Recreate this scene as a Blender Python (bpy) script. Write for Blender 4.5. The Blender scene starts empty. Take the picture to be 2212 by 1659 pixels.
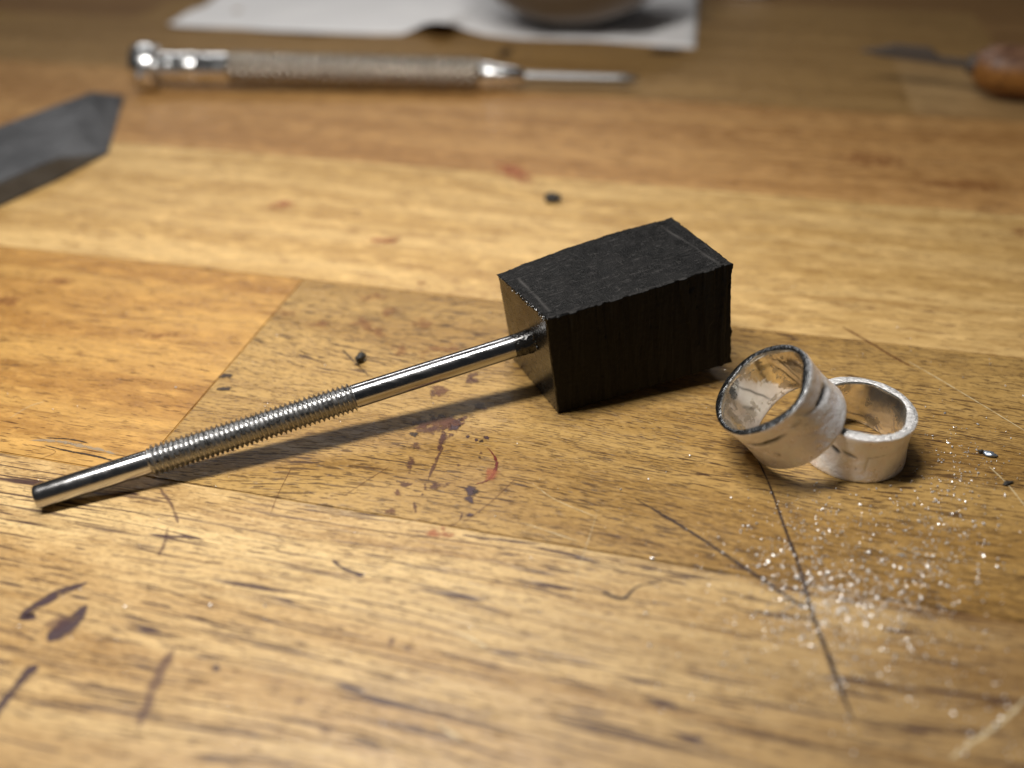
import bpy, bmesh, math, random
from mathutils import Vector, Matrix, noise
R_ = math.radians
random.seed(7)
C = bpy.context.scene.collection
sc = bpy.context.scene
sc.unit_settings.system = 'METRIC'
sc.unit_settings.scale_length = 0.01          # one unit is one centimetre

# ------------------------------------------------------------------ camera
EYE = Vector((0, 0, 10.0))
FOC, PITCH, ROLL = 1878.64, 0.6386, -0.0221   # focal length in pixels of a 2212 wide picture
R0 = Vector((1, 0, 0)); U0 = Vector((0, math.sin(PITCH), math.cos(PITCH))); FW = Vector((0, math.cos(PITCH), -math.sin(PITCH)))
RT = R0*math.cos(ROLL) + U0*math.sin(ROLL); UP = -R0*math.sin(ROLL) + U0*math.cos(ROLL)
cd = bpy.data.cameras.new('camera'); cam = bpy.data.objects.new('camera', cd); C.objects.link(cam)
m = Matrix((RT, UP, -FW)).transposed().to_4x4(); m.translation = EYE
cam.matrix_world = m
cd.sensor_width = 36; cd.lens = FOC/2212*36; cd.clip_start = .1; cd.clip_end = 2000
cd.dof.use_dof = True; cd.dof.focus_distance = 15.4
cd.dof.aperture_fstop = cd.lens*1e-3/.43
sc.camera = cam

# ------------------------------------------------------------------ light
w = bpy.data.worlds.new('World'); sc.world = w; w.use_nodes = True
bg = w.node_tree.nodes['Background']; bg.inputs[0].default_value = (.95, .97, 1, 1); bg.inputs[1].default_value = .022
def lamp(name, loc, target, size, power, col, shape='DISK', sy=None):
    l = bpy.data.lights.new(name, 'AREA'); l.shape = shape; l.size = size
    if sy: l.size_y = sy
    l.energy = power; l.color = col
    o = bpy.data.objects.new(name, l); C.objects.link(o); o.location = loc
    o.rotation_euler = (Vector(target)-Vector(loc)).to_track_quat('-Z', 'Y').to_euler()
    return o
def tube(name, loc, rx, rz, sx, sy, power, col):
    o = lamp(name, loc, (0, 0, 0), sx, power, col, 'RECTANGLE', sy); o.rotation_euler = (rx, 0, rz)
tube('bench_lamp', (-6.5, 13.0, 25), 0, R_(19), 17, 3.8, 11200, (1, .955, .895))        # strip light above the bench
tube('ceiling_lamp', (-14, 74, 46), R_(-33), 0, 60, 9, 11800, (1, .97, .94))
sc.view_settings.view_transform = 'Standard'; sc.view_settings.look = 'None'
sc.view_settings.exposure = 0; sc.view_settings.gamma = 1

def at(x, y, h=0.0):
    """point of the bench (or of the level h above it) seen at x, y of the photograph"""
    d = FW + RT*((x-1106)/FOC) - UP*((y-829.5)/FOC)
    return EYE + d*((h-EYE.z)/d.z)

# ------------------------------------------------------------------ helpers
def obj(name, me, mats, parent=None, smooth=False):
    if not isinstance(mats, (list, tuple)): mats = [mats]
    for mm in mats: me.materials.append(mm)
    o = bpy.data.objects.new(name, me); C.objects.link(o)
    if parent: o.parent = parent
    if smooth:
        me.polygons.foreach_set('use_smooth', [True]*len(me.polygons))
    me.update()
    return o
def mesh(name, vs, fs, mi=None):
    me = bpy.data.meshes.new(name); me.from_pydata([tuple(v) for v in vs], [], fs)
    if mi: me.polygons.foreach_set('material_index', mi)
    me.update(); return me
def empty(name, loc, label, cat, group=None):
    o = bpy.data.objects.new(name, None); C.objects.link(o); o.location = loc; o.empty_display_size = .3
    o['label'] = label; o['category'] = cat
    if group: o['group'] = group
    return o
def frame(d, upv=(0, 0, 1)):
    x = Vector(d).normalized(); y = Vector(upv).cross(x).normalized(); z = x.cross(y)
    return x, y, z
def lathe(profile, P, d, seg=64, cap=True, closed=False):
    """surface of revolution about d from P; profile = [(distance, radius)]"""
    x, y, z = frame(d); vs = []; fs = []
    for s, r in profile:
        for k in range(seg):
            a = 2*math.pi*k/seg
            vs.append(P + x*s + (y*math.cos(a)+z*math.sin(a))*r)
    n = len(profile)
    for i in range(n-1):
        for k in range(seg):
            k2 = (k+1) % seg
            fs.append((i*seg+k, (i+1)*seg+k, (i+1)*seg+k2, i*seg+k2))
    if cap:
        fs.append(tuple(range(seg))); fs.append(tuple((n-1)*seg+k for k in reversed(range(seg))))
    return vs, fs
def sharp(me, ang=35):
    bm = bmesh.new(); bm.from_mesh(me); bmesh.ops.recalc_face_normals(bm, faces=bm.faces)
    for e in bm.edges:
        if len(e.link_faces) == 2 and e.calc_face_angle(0) > R_(ang): e.smooth = False
    bm.to_mesh(me); bm.free()

# ------------------------------------------------------------------ materials
class NT:
    def __init__(s, name):
        s.m = bpy.data.materials.new(name); s.m.use_nodes = True; s.t = s.m.node_tree
        s.b = s.t.nodes['Principled BSDF']; s.out = s.t.nodes['Material Output']
    def n(s, typ, **k):
        nd = s.t.nodes.new(typ)
        for a, v in k.items():
            if a.startswith('_'): setattr(nd, a[1:], v)
            else: s.set(nd.inputs[int(a[1:]) if a[0] == 'i' and a[1:].isdigit() else a.replace('__', ' ')], v)
        return nd
    def set(s, sock, v):
        if isinstance(v, bpy.types.NodeSocket): s.t.links.new(v, sock)
        elif hasattr(v, 'outputs'): s.t.links.new(v.outputs[0], sock)
        else: sock.default_value = v
    def math(s, op, a, b=0.0, c=None, clamp=False):
        nd = s.t.nodes.new('ShaderNodeMath'); nd.operation = op; nd.use_clamp = clamp
        s.set(nd.inputs[0], a); s.set(nd.inputs[1], b)
        if c is not None: s.set(nd.inputs[2], c)
        return nd.outputs[0]
    def mix(s, f, a, b, blend='MIX'):
        nd = s.t.nodes.new('ShaderNodeMix'); nd.data_type = 'RGBA'; nd.blend_type = blend
        s.set(nd.inputs[0], f); s.set(nd.inputs[6], c4(a)); s.set(nd.inputs[7], c4(b)); return nd.outputs[2]
    def mapv(s, vec, scale=(1, 1, 1), loc=(0, 0, 0)):
        nd = s.t.nodes.new('ShaderNodeMapping'); s.set(nd.inputs[0], vec); nd.inputs[3].default_value = scale; nd.inputs[1].default_value = loc
        return nd.outputs[0]
    def noise(s, vec, scale=1, detail=2, rough=.5, dist=0):
        nd = s.t.nodes.new('ShaderNodeTexNoise'); s.set(nd.inputs['Vector'], vec); nd.inputs['Scale'].default_value = scale
        nd.inputs['Detail'].default_value = detail; nd.inputs['Roughness'].default_value = rough; nd.inputs['Distortion'].default_value = dist
        return nd.outputs[0]
    def step(s, v, lo, hi, a=0.0, b=1.0):
        nd = s.t.nodes.new('ShaderNodeMapRange'); nd.interpolation_type = 'SMOOTHSTEP'
        s.set(nd.inputs[0], v); nd.inputs[1].default_value = lo; nd.inputs[2].default_value = hi; nd.inputs[3].default_value = a; nd.inputs[4].default_value = b
        return nd.outputs[0]
    def bump(s, h, dist, strength=1, prev=None):
        nd = s.t.nodes.new('ShaderNodeBump'); s.set(nd.inputs['Height'], h); nd.inputs['Distance'].default_value = dist; nd.inputs['Strength'].default_value = strength
        if prev is not None: s.set(nd.inputs['Normal'], prev)
        return nd.outputs[0]
    def P(s, **k):
        for a, v in k.items():
            a = a.replace('__', ' ')
            s.set(s.b.inputs[a], c4(v) if isinstance(v, tuple) and len(v) == 3 and 'Color' in a else v)
        return s.m
def c4(v): return (*v, 1) if isinstance(v, tuple) and len(v) == 3 else v
def lin(r, g, b):
    f = lambda u: (u/255/12.92) if u/255 <= .04045 else ((u/255+.055)/1.055)**2.4
    return (f(r), f(g), f(b))

def wood(name, light, mid, dark, pore=(.06, .028, .022), amt=.5, plen=1.0, bold=0.0, seed=0, speck=.25, curl=.2, brown_shift=False):
    t = NT(name)
    co = t.n('ShaderNodeTexCoord').outputs['Object']
    co = t.mapv(co, loc=(seed*13.7, seed*7.3, seed*3.1))
    wv = t.noise(t.mapv(co, (.10, .28, 1)), 1, 1)
    sep = t.n('ShaderNodeSeparateXYZ', i0=co)
    yw = t.math('ADD', sep.outputs[1], t.math('MULTIPLY', t.math('SUBTRACT', wv, .5), 1.2 if brown_shift else 2.0))
    cmb = t.n('ShaderNodeCombineXYZ', i0=sep.outputs[0], i1=yw, i2=sep.outputs[2]).outputs[0]
    big = t.noise(t.mapv(cmb, (.07, .9, .3)), 1, 3, .55)
    col = t.mix(t.step(big, .38, .64), mid, light)
    bands = t.noise(t.mapv(cmb, (.09, 3.3, .6)), 1, 3, .6)
    col = t.mix(t.step(bands, .50, .74, 0, .55), col, dark)
    fine = t.noise(t.mapv(cmb, (.7, 17, 4)), 1, 3, .6)
    col = t.mix(t.step(fine, .42, .72, 0, .32), col, dark)
    mot = t.noise(t.mapv(co, (1.0, 2.6, 2)), 1.5, 4, .62)                 # soft clouding across the grain
    col = t.mix(t.step(mot, .50, .72, 0, curl), col, tuple(min(1, c*1.35) for c in light))
    col = t.mix(t.step(mot, .48, .28, 0, curl*1.3), col, dark)
    sp = t.noise(t.mapv(co, (9, 20, 9)), 1, 2, .6)                        # small flecks
    col = t.mix(t.step(sp, .54, .70, 0, speck), col, tuple(c*.55 for c in dark))
    col = t.mix(t.step(sp, .46, .30, 0, speck*.7), col, tuple(min(1, c*1.25) for c in light))
    if brown_shift:      # the stave turns browner towards its right end and near edge
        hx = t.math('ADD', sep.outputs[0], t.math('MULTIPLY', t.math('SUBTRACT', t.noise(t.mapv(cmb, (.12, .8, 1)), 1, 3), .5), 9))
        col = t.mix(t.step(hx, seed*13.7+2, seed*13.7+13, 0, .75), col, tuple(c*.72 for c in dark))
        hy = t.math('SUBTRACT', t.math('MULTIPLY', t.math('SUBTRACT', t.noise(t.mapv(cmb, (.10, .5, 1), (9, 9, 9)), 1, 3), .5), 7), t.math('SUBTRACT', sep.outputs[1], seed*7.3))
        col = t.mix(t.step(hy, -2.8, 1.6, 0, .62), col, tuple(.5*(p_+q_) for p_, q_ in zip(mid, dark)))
    # pores: short dashes along the grain
    clus = t.noise(t.mapv(cmb, (.16, .9, 1)), 1, 2)
    p1 = t.noise(t.mapv(cmb, (1.9/plen, 21, 7), (3, 1, 2)), 1, 1.5, .5)
    lo = .69-.10*amt
    m1 = t.math('MULTIPLY', t.step(p1, lo, lo+.05), t.step(clus, .34, .60, .25, 1))
    p2 = t.noise(t.mapv(cmb, (4.5/plen, 38, 9), (11, 5, 2)), 1, 1, .5)
    m2 = t.math('MULTIPLY', t.step(p2, lo+.01, lo+.07), .75)
    pm = t.math('MAXIMUM', m1, m2)
    if bold:
        p3 = t.noise(t.mapv(cmb, (.42/plen, 8.0, 5), (7, 9, 1)), 1, 3, .62)
        clb = t.noise(t.mapv(cmb, (.12, .55, 1), (4, 4, 4)), 1, 1)
        m3 = t.math('MULTIPLY', t.step(p3, .60-.02*bold, .635), t.step(clb, .36, .52, .1, 1))
        pm = t.math('MAXIMUM', pm, t.math('MULTIPLY', m3, .85))
        rn = t.noise(t.mapv(cmb, (.11, 3.4, 3), (2, 8, 5)), 1, 2, .40)
        rl = t.step(t.math('ABSOLUTE', t.math('SUBTRACT', rn, .5)), .007, .017, 1, 0)
        rk = t.step(t.noise(t.mapv(cmb, (.38, 2.8, 2), (5, 2, 8)), 1, 2), .41, .50)
        pm = t.math('MAXIMUM', pm, t.math('MULTIPLY', t.math('MULTIPLY', rl, rk), t.step(t.noise(t.mapv(cmb, (.35, 15, 3), (1, 6, 3)), 1, 2), .40, .47)))
    col = t.mix(t.math('MULTIPLY', pm, .93), col, pore)
    b1 = t.bump(t.math('MULTIPLY', pm, -1), .012, .7)
    b2 = t.bump(t.noise(t.mapv(co, (30, 55, 30)), 1, 2), .004, .8, t.bump(sp, .010, .6, b1))
    b3 = t.bump(fine, .006, .5, b2)
    t.set(t.b.inputs['Base Color'], col)
    t.set(t.b.inputs['Roughness'], t.step(mot, .25, .75, .34, .48))
    t.set(t.b.inputs['Normal'], b3)
    t.b.inputs['Specular IOR Level'].default_value = .42
    return t.m

def metal(name, col, rough, scratch=0.0, sdir=(1, 1, 1), noise_r=.08, nsc=3.0):
    t = NT(name); co = t.n('ShaderNodeTexCoord').outputs['Object']
    a = t.noise(co, nsc, 3)
    t.P(Metallic=1.0)
    t.set(t.b.inputs['Base Color'], t.mix(t.step(a, .35, .7, 0, .25), col, tuple(c*.7 for c in col)))
    t.set(t.b.inputs['Roughness'], t.step(a, .3, .7, max(.03, rough-noise_r), rough+noise_r))
    if scratch:
        s = t.noise(t.mapv(co, sdir), 1, 2)
        t.set(t.b.inputs['Normal'], t.bump(s, .004*scratch, 1))
    return t.m

# ------------------------------------------------------------------ the bench top: staves of an edge-glued board
YAW = -.2501
top_bm = bmesh.new(); bmesh.ops.create_cube(top_bm, size=1)
for v in top_bm.verts: v.co = Vector((v.co.x*150, v.co.y*120, v.co.z*1.4-2.95))
tme = bpy.data.meshes.new('worktop'); top_bm.to_mesh(tme); top_bm.free()
W = {}
A = lambda s: s
W['front'] = wood('wood_front', lin(210, 180, 127), lin(180, 146, 94), lin(130, 94, 50), pore=lin(58, 36, 38), amt=.72, plen=1.7, bold=1.0, seed=1, speck=.42, curl=.30, brown_shift=True)
W['khaki'] = wood('wood_khaki', lin(178, 144, 86), lin(152, 118, 64), lin(115, 83, 41), pore=lin(58, 34, 22), amt=1.0, plen=1.2, seed=2, speck=.45, curl=.15)
W['orange'] = wood('wood_orange', lin(188, 146, 80), lin(162, 118, 58), lin(126, 86, 38), pore=lin(84, 50, 24), amt=.45, plen=1.3, seed=3, speck=.2, curl=.5)
W['pale'] = wood('wood_pale', lin(206, 172, 114), lin(184, 148, 90), lin(152, 114, 64), pore=lin(110, 74, 42), amt=.35, plen=1.4, seed=4, speck=.2, curl=.55)
W['honey'] = wood('wood_honey', lin(184, 142, 88), lin(162, 120, 70), lin(130, 90, 48), pore=lin(96, 60, 36), amt=.3, plen=1.6, seed=5, speck=.14, curl=.6)
W['brown'] = wood('wood_brown', lin(166, 132, 82), lin(144, 112, 66), lin(112, 82, 44), pore=lin(80, 50, 30), amt=.3, plen=1.6, seed=6, speck=.12, curl=.25)
W['sand'] = wood('wood_sand', lin(176, 144, 98), lin(158, 126, 82), lin(126, 94, 58), pore=lin(96, 64, 40), amt=.3, plen=1.6, seed=8, speck=.12, curl=.25)
W['umber'] = wood('wood_umber', lin(154, 118, 74), lin(132, 98, 58), lin(102, 72, 40), pore=lin(60, 36, 20), amt=.3, plen=1.6, seed=9, speck=.12, curl=.25)
worktop = obj('worktop', tme, W['umber']); worktop['kind'] = 'structure'
worktop['label'] = 'worn edge-glued hardwood bench top made of wide oiled staves'
worktop.rotation_euler = (0, 0, YAW); worktop.location = Vector((-math.sin(YAW)*30, math.cos(YAW)*30, 0))
def wtl(p):                                       # world -> worktop frame
    d = Vector(p) - worktop.location
    return Vector((d.x*math.cos(-YAW)-d.y*math.sin(-YAW), d.x*math.sin(-YAW)+d.y*math.cos(-YAW), d.z))
def plank(u0, u1, v0, v1, mat, dz=0.0):
    bm = bmesh.new(); bmesh.ops.create_cube(bm, size=1)
    L, D = u1-u0-.006, v1-v0-.006
    for v in bm.verts: v.co = Vector((v.co.x*L, v.co.y*D, v.co.z*2.2))
    es = [e for e in bm.edges if all(v.co.z > 0 for v in e.verts)]
    bmesh.ops.bevel(bm, geom=es, offset=.018, segments=2, affect='EDGES')
    me = bpy.data.meshes.new('plank'); bm.to_mesh(me); bm.free()
    o = obj('plank', me, W[mat], worktop)
    c = Vector((((u0+u1)/2), ((v0+v1)/2)-30, -1.1+dz)); o.location = c
    return o
rows = [
    (-11.6, -4.7, [(-75, -20, 'honey'), (-20, 12, 'sand'), (12, 75, 'honey')]),
    (-4.7, 2.25, [(-75, -30, 'sand'), (-30, 4, 'khaki'), (4, 75, 'pale')]),
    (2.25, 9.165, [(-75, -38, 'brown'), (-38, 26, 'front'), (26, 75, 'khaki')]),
    (9.165, 16.0, [(-75, -50, 'pale'), (-50, -9.03, 'orange'), (-9.03, 34, 'khaki'), (34, 75, 'honey')]),
    (16.0, 22.85, [(-75, -22, 'sand'), (-22, 31, 'pale'), (31, 75, 'brown')]),
    (22.85, 29.9, [(-75, -41, 'honey'), (-41, 20, 'honey'), (20, 75, 'pale')]),
    (29.9, 36.8, [(-75, -33, 'khaki'), (-33, 5.95, 'brown'), (5.95, 52, 'sand'), (52, 75, 'umber')]),
    (36.8, 43.8, [(-75, -27, 'umber'), (-27, 10, 'brown'), (10, 75, 'umber')]),
    (43.8, 50.8, [(-75, -12, 'umber'), (-12, 44, 'umber'), (44, 75, 'honey')]),
    (50.8, 57.8, [(-75, -40, 'honey'), (-40, 8, 'umber'), (8, 75, 'brown')]),
    (57.8, 64.8, [(-75, 0, 'umber'), (0, 75, 'brown')]),
    (64.8, 71.8, [(-75, -20, 'brown'), (-20, 75, 'umber')]),
    (71.8, 78.8, [(-75, 14, 'honey'), (14, 75, 'brown')]),
    (78.8, 85.8, [(-75, -9, 'umber'), (-9, 75, 'honey')]),
]
for v0, v1, cells in rows:
    for i, (a, b, mt) in enumerate(cells):
        plank(a, b, v0, v1, mt, -.0015*((i*7+int(v0)) % 3))

# ------------------------------------------------------------------ marks on the bench top
def markmat(name, col, op, soft=.5, br=.35, nsc=9.0, rough=.45, metallic=0.0):
    t = NT(name); tc = t.n('ShaderNodeTexCoord'); uv = t.n('ShaderNodeSeparateXYZ', i0=tc.outputs['UV'])
    r = t.math('ABSOLUTE', uv.outputs[1]); n = t.noise(tc.outputs['Object'], nsc, 3, .6)
    e = t.math('ADD', t.math('SUBTRACT', 1.0, r), t.math('MULTIPLY', t.math('SUBTRACT', n, .5), br*2.2))
    al = t.step(e, .12, .12+soft)
    al = t.math('MULTIPLY', al, t.step(n, .25, .55, .5, 1.0))
    al = t.math('MULTIPLY', al, op)
    t.P(Base__Color=col, Roughness=rough, Metallic=metallic)
    t.set(t.b.inputs['Alpha'], al)
    return t.m
MK = {
    'ink': markmat('mark_ink', lin(64, 44, 50), .9, .5, .4, 6),
    'inkfaint': markmat('mark_ink_faint', lin(92, 62, 60), .5, .8, .5, 5),
    'purple': markmat('mark_purple', lin(86, 52, 44), .62, .55, .8, 8),
    'purplesoft': markmat('mark_purple_soft', lin(104, 64, 44), .68, .5, 1.0, 7),
    'red': markmat('mark_red', lin(100, 22, 16), .85, .6, .9, 14),
    'redsoft': markmat('mark_red_soft', lin(164, 88, 56), .6, .7, .8, 5),
    'rust': markmat('mark_rust', lin(138, 86, 46), .42, .7, 1.1, 4),
    'pencil': markmat('mark_pencil', lin(54, 40, 38), .92, .5, .3, 10),
    'thin': markmat('mark_thin', lin(110, 70, 40), .75, .6, .5, 12),
    'dark': markmat('mark_dark', lin(48, 34, 26), .85, .4, .6, 9),
    'pale': markmat('mark_pale', lin(240, 222, 180), .6, .7, .7, 7, .3),
    'grey': markmat('mark_grey', lin(160, 148, 128), .55, .6, 1.4, 6, .35),
}
_zc = [0]
def zlift():
    _zc[0] += 1; return .0030 + .00012*(_zc[0] % 40)
def strip(pts, wid, mat, name='scratch', label=None, taper=True):
    """a drawn line: pts in photograph pixels on the bench, wid in cm (one value or one per point)"""
    z = zlift(); P = [at(x, y) for x, y in pts]
    n = len(P); wid = [wid]*n if not isinstance(wid, (list, tuple)) else list(wid)
    if mat in ('ink', 'inkfaint'): wid = [q*2.0 for q in wid]
    if mat == 'pencil': wid = [q*1.7 for q in wid]
    Q = []; Wd = []
    for i in range(n-1):
        p0 = P[max(i-1, 0)]; p1 = P[i]; p2 = P[i+1]; p3 = P[min(i+2, n-1)]
        for k in range(6):
            t = k/6
            q = .5*((2*p1)+(p2-p0)*t+(2*p0-5*p1+4*p2-p3)*t*t+(3*p1-p0-3*p2+p3)*t**3)
            Q.append(q); Wd.append(wid[i]*(1-t)+wid[i+1]*t)
    Q.append(P[-1]); Wd.append(wid[-1])
    vs = []; fs = []; uv = []
    for i, q in enumerate(Q):
        d = (Q[min(i+1, len(Q)-1)]-Q[max(i-1, 0)]); d.z = 0; d.normalize(); nn = Vector((-d.y, d.x, 0))
        e = min(i, len(Q)-1-i)/max(1, len(Q)-1)
        wd = Wd[i]*(min(1, .35+e*5) if taper else 1)*(1+.25*noise.noise(q*3))
        for sgn in (-1, 1):
            p = wtl(q+nn*sgn*wd/2); vs.append((p.x, p.y, z)); uv.append((0, sgn))
    for i in range(len(Q)-1): fs.append((2*i, 2*i+2, 2*i+3, 2*i+1))
    me = mesh(name, vs, fs); ul = me.uv_layers.new(name='UVMap')
    for l in me.loops: ul.data[l.index].uv = uv[l.vertex_index]
    o = obj(name, me, MK[mat], worktop)
    if label: o['label'] = label
    return o
def blot(x, y, rx, ry, mat, name='ink_stain', label=None, ang=0, irr=.3):
    """a stain: centre and half sizes in photograph pixels"""
    z = zlift(); c = at(x, y); ex = at(x+rx*math.cos(ang), y+rx*math.sin(ang)) - c; ey = at(x-ry*math.sin(ang), y+ry*math.cos(ang)) - c
    vs = []; fs = []; uv = []; N = 28
    p = wtl(c); vs.append((p.x, p.y, z)); uv.append((0, 0))
    for k in range(N):
        a = 2*math.pi*k/N; rr = 1.25*(1+irr*noise.noise(Vector((math.cos(a)*1.3+x, math.sin(a)*1.3+y, 2))))
        p = wtl(c+(ex*math.cos(a)+ey*math.sin(a))*rr); vs.append((p.x, p.y, z)); uv.append((0, 1))
    for k in range(N): fs.append((0, 1+k, 1+(k+1) % N))
    me = mesh(name, vs, fs); ul = me.uv_layers.new(name='UVMap')
    for l in me.loops: ul.data[l.index].uv = uv[l.vertex_index]
    bm = bmesh.new(); bm.from_mesh(me); bmesh.ops.recalc_face_normals(bm, faces=bm.faces)
    if bm.faces[0:1] and list(bm.faces)[0].normal.z < 0: bmesh.ops.reverse_faces(bm, faces=bm.faces)
    bm.to_mesh(me); bm.free()
    o = obj(name, me, MK[mat], worktop)
    if label: o['label'] = label
    return o
# marker strokes, lower left
strip([(190, 1258), (150, 1272), (112, 1290), (80, 1310), (60, 1328), (78, 1336)], [.05, .11, .13, .12, .13, .06], 'ink', 'marker_stroke', 'hooked dark marker stroke')
strip([(186, 1306), (165, 1335), (138, 1358), (104, 1385)], [.05, .17, .24, .12], 'ink', 'marker_stroke', 'dark wedge-shaped marker blot')
blot(130, 1344, 40, 16, 'inkfaint', 'marker_stroke', None, -.3)
strip([(78, 1436), (60, 1456), (34, 1484), (0, 1528), (-40, 1580)], [.13, .10, .08, .10, .1], 'ink', 'marker_stroke', 'dark stroke leaving the picture')
strip([(378, 1396), (352, 1440), (330, 1490), (300, 1572)], [.06, .13, .13, .10], 'inkfaint', 'marker_stroke', 'faded marker stroke')
blot(467, 1443, 9, 9, 'ink', 'ink_stain'); blot(845, 1390, 9, 16, 'inkfaint', 'ink_stain', None, .3); blot(880, 1400, 8, 6, 'inkfaint', 'ink_stain')
strip([(718, 1210), (745, 1230), (786, 1244)], [.03, .05, .07], 'ink', 'scratch'); strip([(345, 1056), (368, 1086), (386, 1130)], .05, 'inkfaint', 'scratch')
strip([(362, 1140), (356, 1170), (344, 1200)], .06, 'inkfaint', 'scratch'); blot(645, 1515, 14, 10, 'inkfaint', 'ink_stain'); blot(705, 1580, 16, 10, 'inkfaint', 'ink_stain')
# pencil lines, lower right
strip([(1372, 1078), (1426, 1109), (1506, 1158), (1566, 1198), (1656, 1258), (1748, 1320)], [.02, .035, .045, .05, .05, .05], 'pencil', 'pencil_line')
strip([(1630, 980), (1646, 1012), (1666, 1058), (1696, 1143), (1726, 1223), (1751, 1313), (1776, 1383), (1806, 1463), (1841, 1552)], [.02, .025, .028, .04, .05, .055, .055, .07, .06], 'pencil', 'pencil_line')
strip([(1301, 1280), (1346, 1293), (1376, 1268), (1431, 1256)], [.05, .05, .025, .02], 'pencil', 'pencil_line')
strip([(1819, 706), (1870, 735), (1925, 768), (1972, 794)], [.06, .1, .1, .05], 'thin', 'scratch')
strip([(1960, 780), (2035, 823), (2130, 880), (2212, 930)], .04, 'pale', 'scratch')
strip([(2136, 1008), (2175, 1045), (2216, 1096), (2260, 1150)], .035, 'pale', 'scratch')
strip([(2050, 1642), (2090, 1610), (2146, 1573), (2180, 1545), (2216, 1508)], .07, 'pale', 'scratch')
strip([(740, 755), (765, 782), (797, 812)], [.05, .04, .02], 'dark', 'scratch')
strip([(743, 1072), (790, 1040), (841, 1008)], .02, 'thin', 'scratch'); strip([(1000, 1130), (1060, 1085), (1114, 1034)], .02, 'thin', 'scratch')
strip([(585, 1110), (600, 1070), (630, 1010)], .02, 'thin', 'scratch'); strip([(1130, 1130), (1190, 1150), (1250, 1170)], .025, 'pale', 'scratch')
strip([(982, 1365), (1015, 1378), (1052, 1400)], .05, 'pale', 'scratch'); strip([(945, 1560), (970, 1582), (1000, 1600)], .05, 'pale', 'scratch')
strip([(1150, 1045), (1200, 1080), (1290, 1118)], .02, 'pale', 'scratch'); strip([(1290, 1108), (1270, 1170), (1245, 1250), (1240, 1300)], .012, 'pale', 'scratch')
strip([(60, 960), (120, 975), (90, 990)], .02, 'thin', 'scratch'); strip([(20, 905), (60, 880), (95, 868)], .02, 'pale', 'scratch')
# stains near the block
S6 = lambda x, y: ((800+x/3.318)*.8848, (820+y/3.318)*.8848)
strip([S6(1290, 905), S6(1325, 940), S6(1355, 990), S6(1370, 1040), S6(1345, 1110), S6(1305, 1165), S6(1250, 1190), S6(1205, 1200)], [.015, .03, .07, .08, .08, .05, .04, .05], 'red', 'ink_stain', 'arc-shaped dark red stain left by a round rim')
blot(*S6(1330, 1120), 16, 18, 'redsoft', 'ink_stain')
for x, y, rx, ry, mt in [(900, 715, 42, 18, 'purplesoft'), (1010, 690, 16, 12, 'purple'), (1030, 742, 11, 9, 'ink'), (820, 760, 32, 11, 'purple'), (780, 720, 18, 10, 'purplesoft'),
        (960, 690, 36, 14, 'purplesoft'), (945, 825, 10, 12, 'purple'), (912, 900, 8, 14, 'purple'), (670, 1030, 11, 14, 'purple'), (720, 890, 12, 8, 'purple'), (625, 1205, 13, 7, 'purple'),
        (790, 1220, 6, 7, 'purple'), (940, 1205, 20, 6, 'purple'), (870, 1225, 10, 6, 'purple'), (565, 1275, 8, 8, 'purplesoft'), (768, 1285, 4, 4, 'purple'), (705, 1390, 6, 10, 'purple'), (515, 1430, 12, 7, 'purplesoft'),
        (1150, 1260, 13, 12, 'ink'), (1150, 1320, 12, 10, 'ink'), (1205, 1265, 8, 5, 'dark'), (1135, 815, 6, 4, 'ink'), (1285, 825, 7, 4, 'ink'), (1245, 852, 5, 3, 'dark'), (1205, 845, 4, 3, 'ink'),
        (1110, 670, 9, 5, 'purple'), (1000, 800, 5, 4, 'purple'), (850, 470, 12, 9, 'purple'), (915, 450, 20, 13, 'purplesoft'), (1165, 320, 12, 7, 'purple'), (1150, 370, 10, 7, 'purple'), (1195, 360, 9, 6, 'purple'),
        (1230, 575, 17, 11, 'purple'), (1240, 950, 4, 4, 'purple'), (1045, 700, 14, 10, 'ink'), (1060, 1045, 5, 4, 'purple'), (1145, 1450, 8, 5, 'ink'), (700, 800, 10, 5, 'dark'), (1230, 985, 4, 3, 'ink')]:
    blot(*S6(x, y), rx, ry, mt, 'ink_stain', None, 0, .7)
strip([S6(930, 770), S6(935, 820), S6(915, 880), S6(900, 920)], [.16, .14, .08, .06], 'purple', 'ink_stain', 'purplish run of an old drip')
strip([S6(935, 915), S6(890, 980), S6(870, 1040), S6(840, 1100), S6(815, 1165)], [.05, .07, .1, .08, .05], 'purple', 'ink_stain')
strip([S6(600, 890), S6(660, 905), S6(720, 915)], .03, 'dark', 'scratch'); strip([S6(1090, 1435), S6(1075, 1485), S6(1040, 1520), S6(980, 1542)], [.04, .05, .03, .02], 'purple', 'ink_stain')
blot(*S6(880, 1610), 34, 10, 'redsoft', 'ink_stain', 'reddish smear across the stave joint'); blot(*S6(935, 1570), 8, 12, 'redsoft', 'ink_stain')
blot(610, 442, 32, 9, 'redsoft', 'ink_stain', 'small orange-red stain', -.15); blot(1110, 372, 52, 20, 'redsoft', 'ink_stain', 'out-of-focus reddish stain', .35)
blot(840, 520, 36, 8, 'rust', 'ink_stain', None, -.2)
R3 = lambda x, y: (x/1.77*.8848, (500+y/1.77)*.8848)
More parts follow.
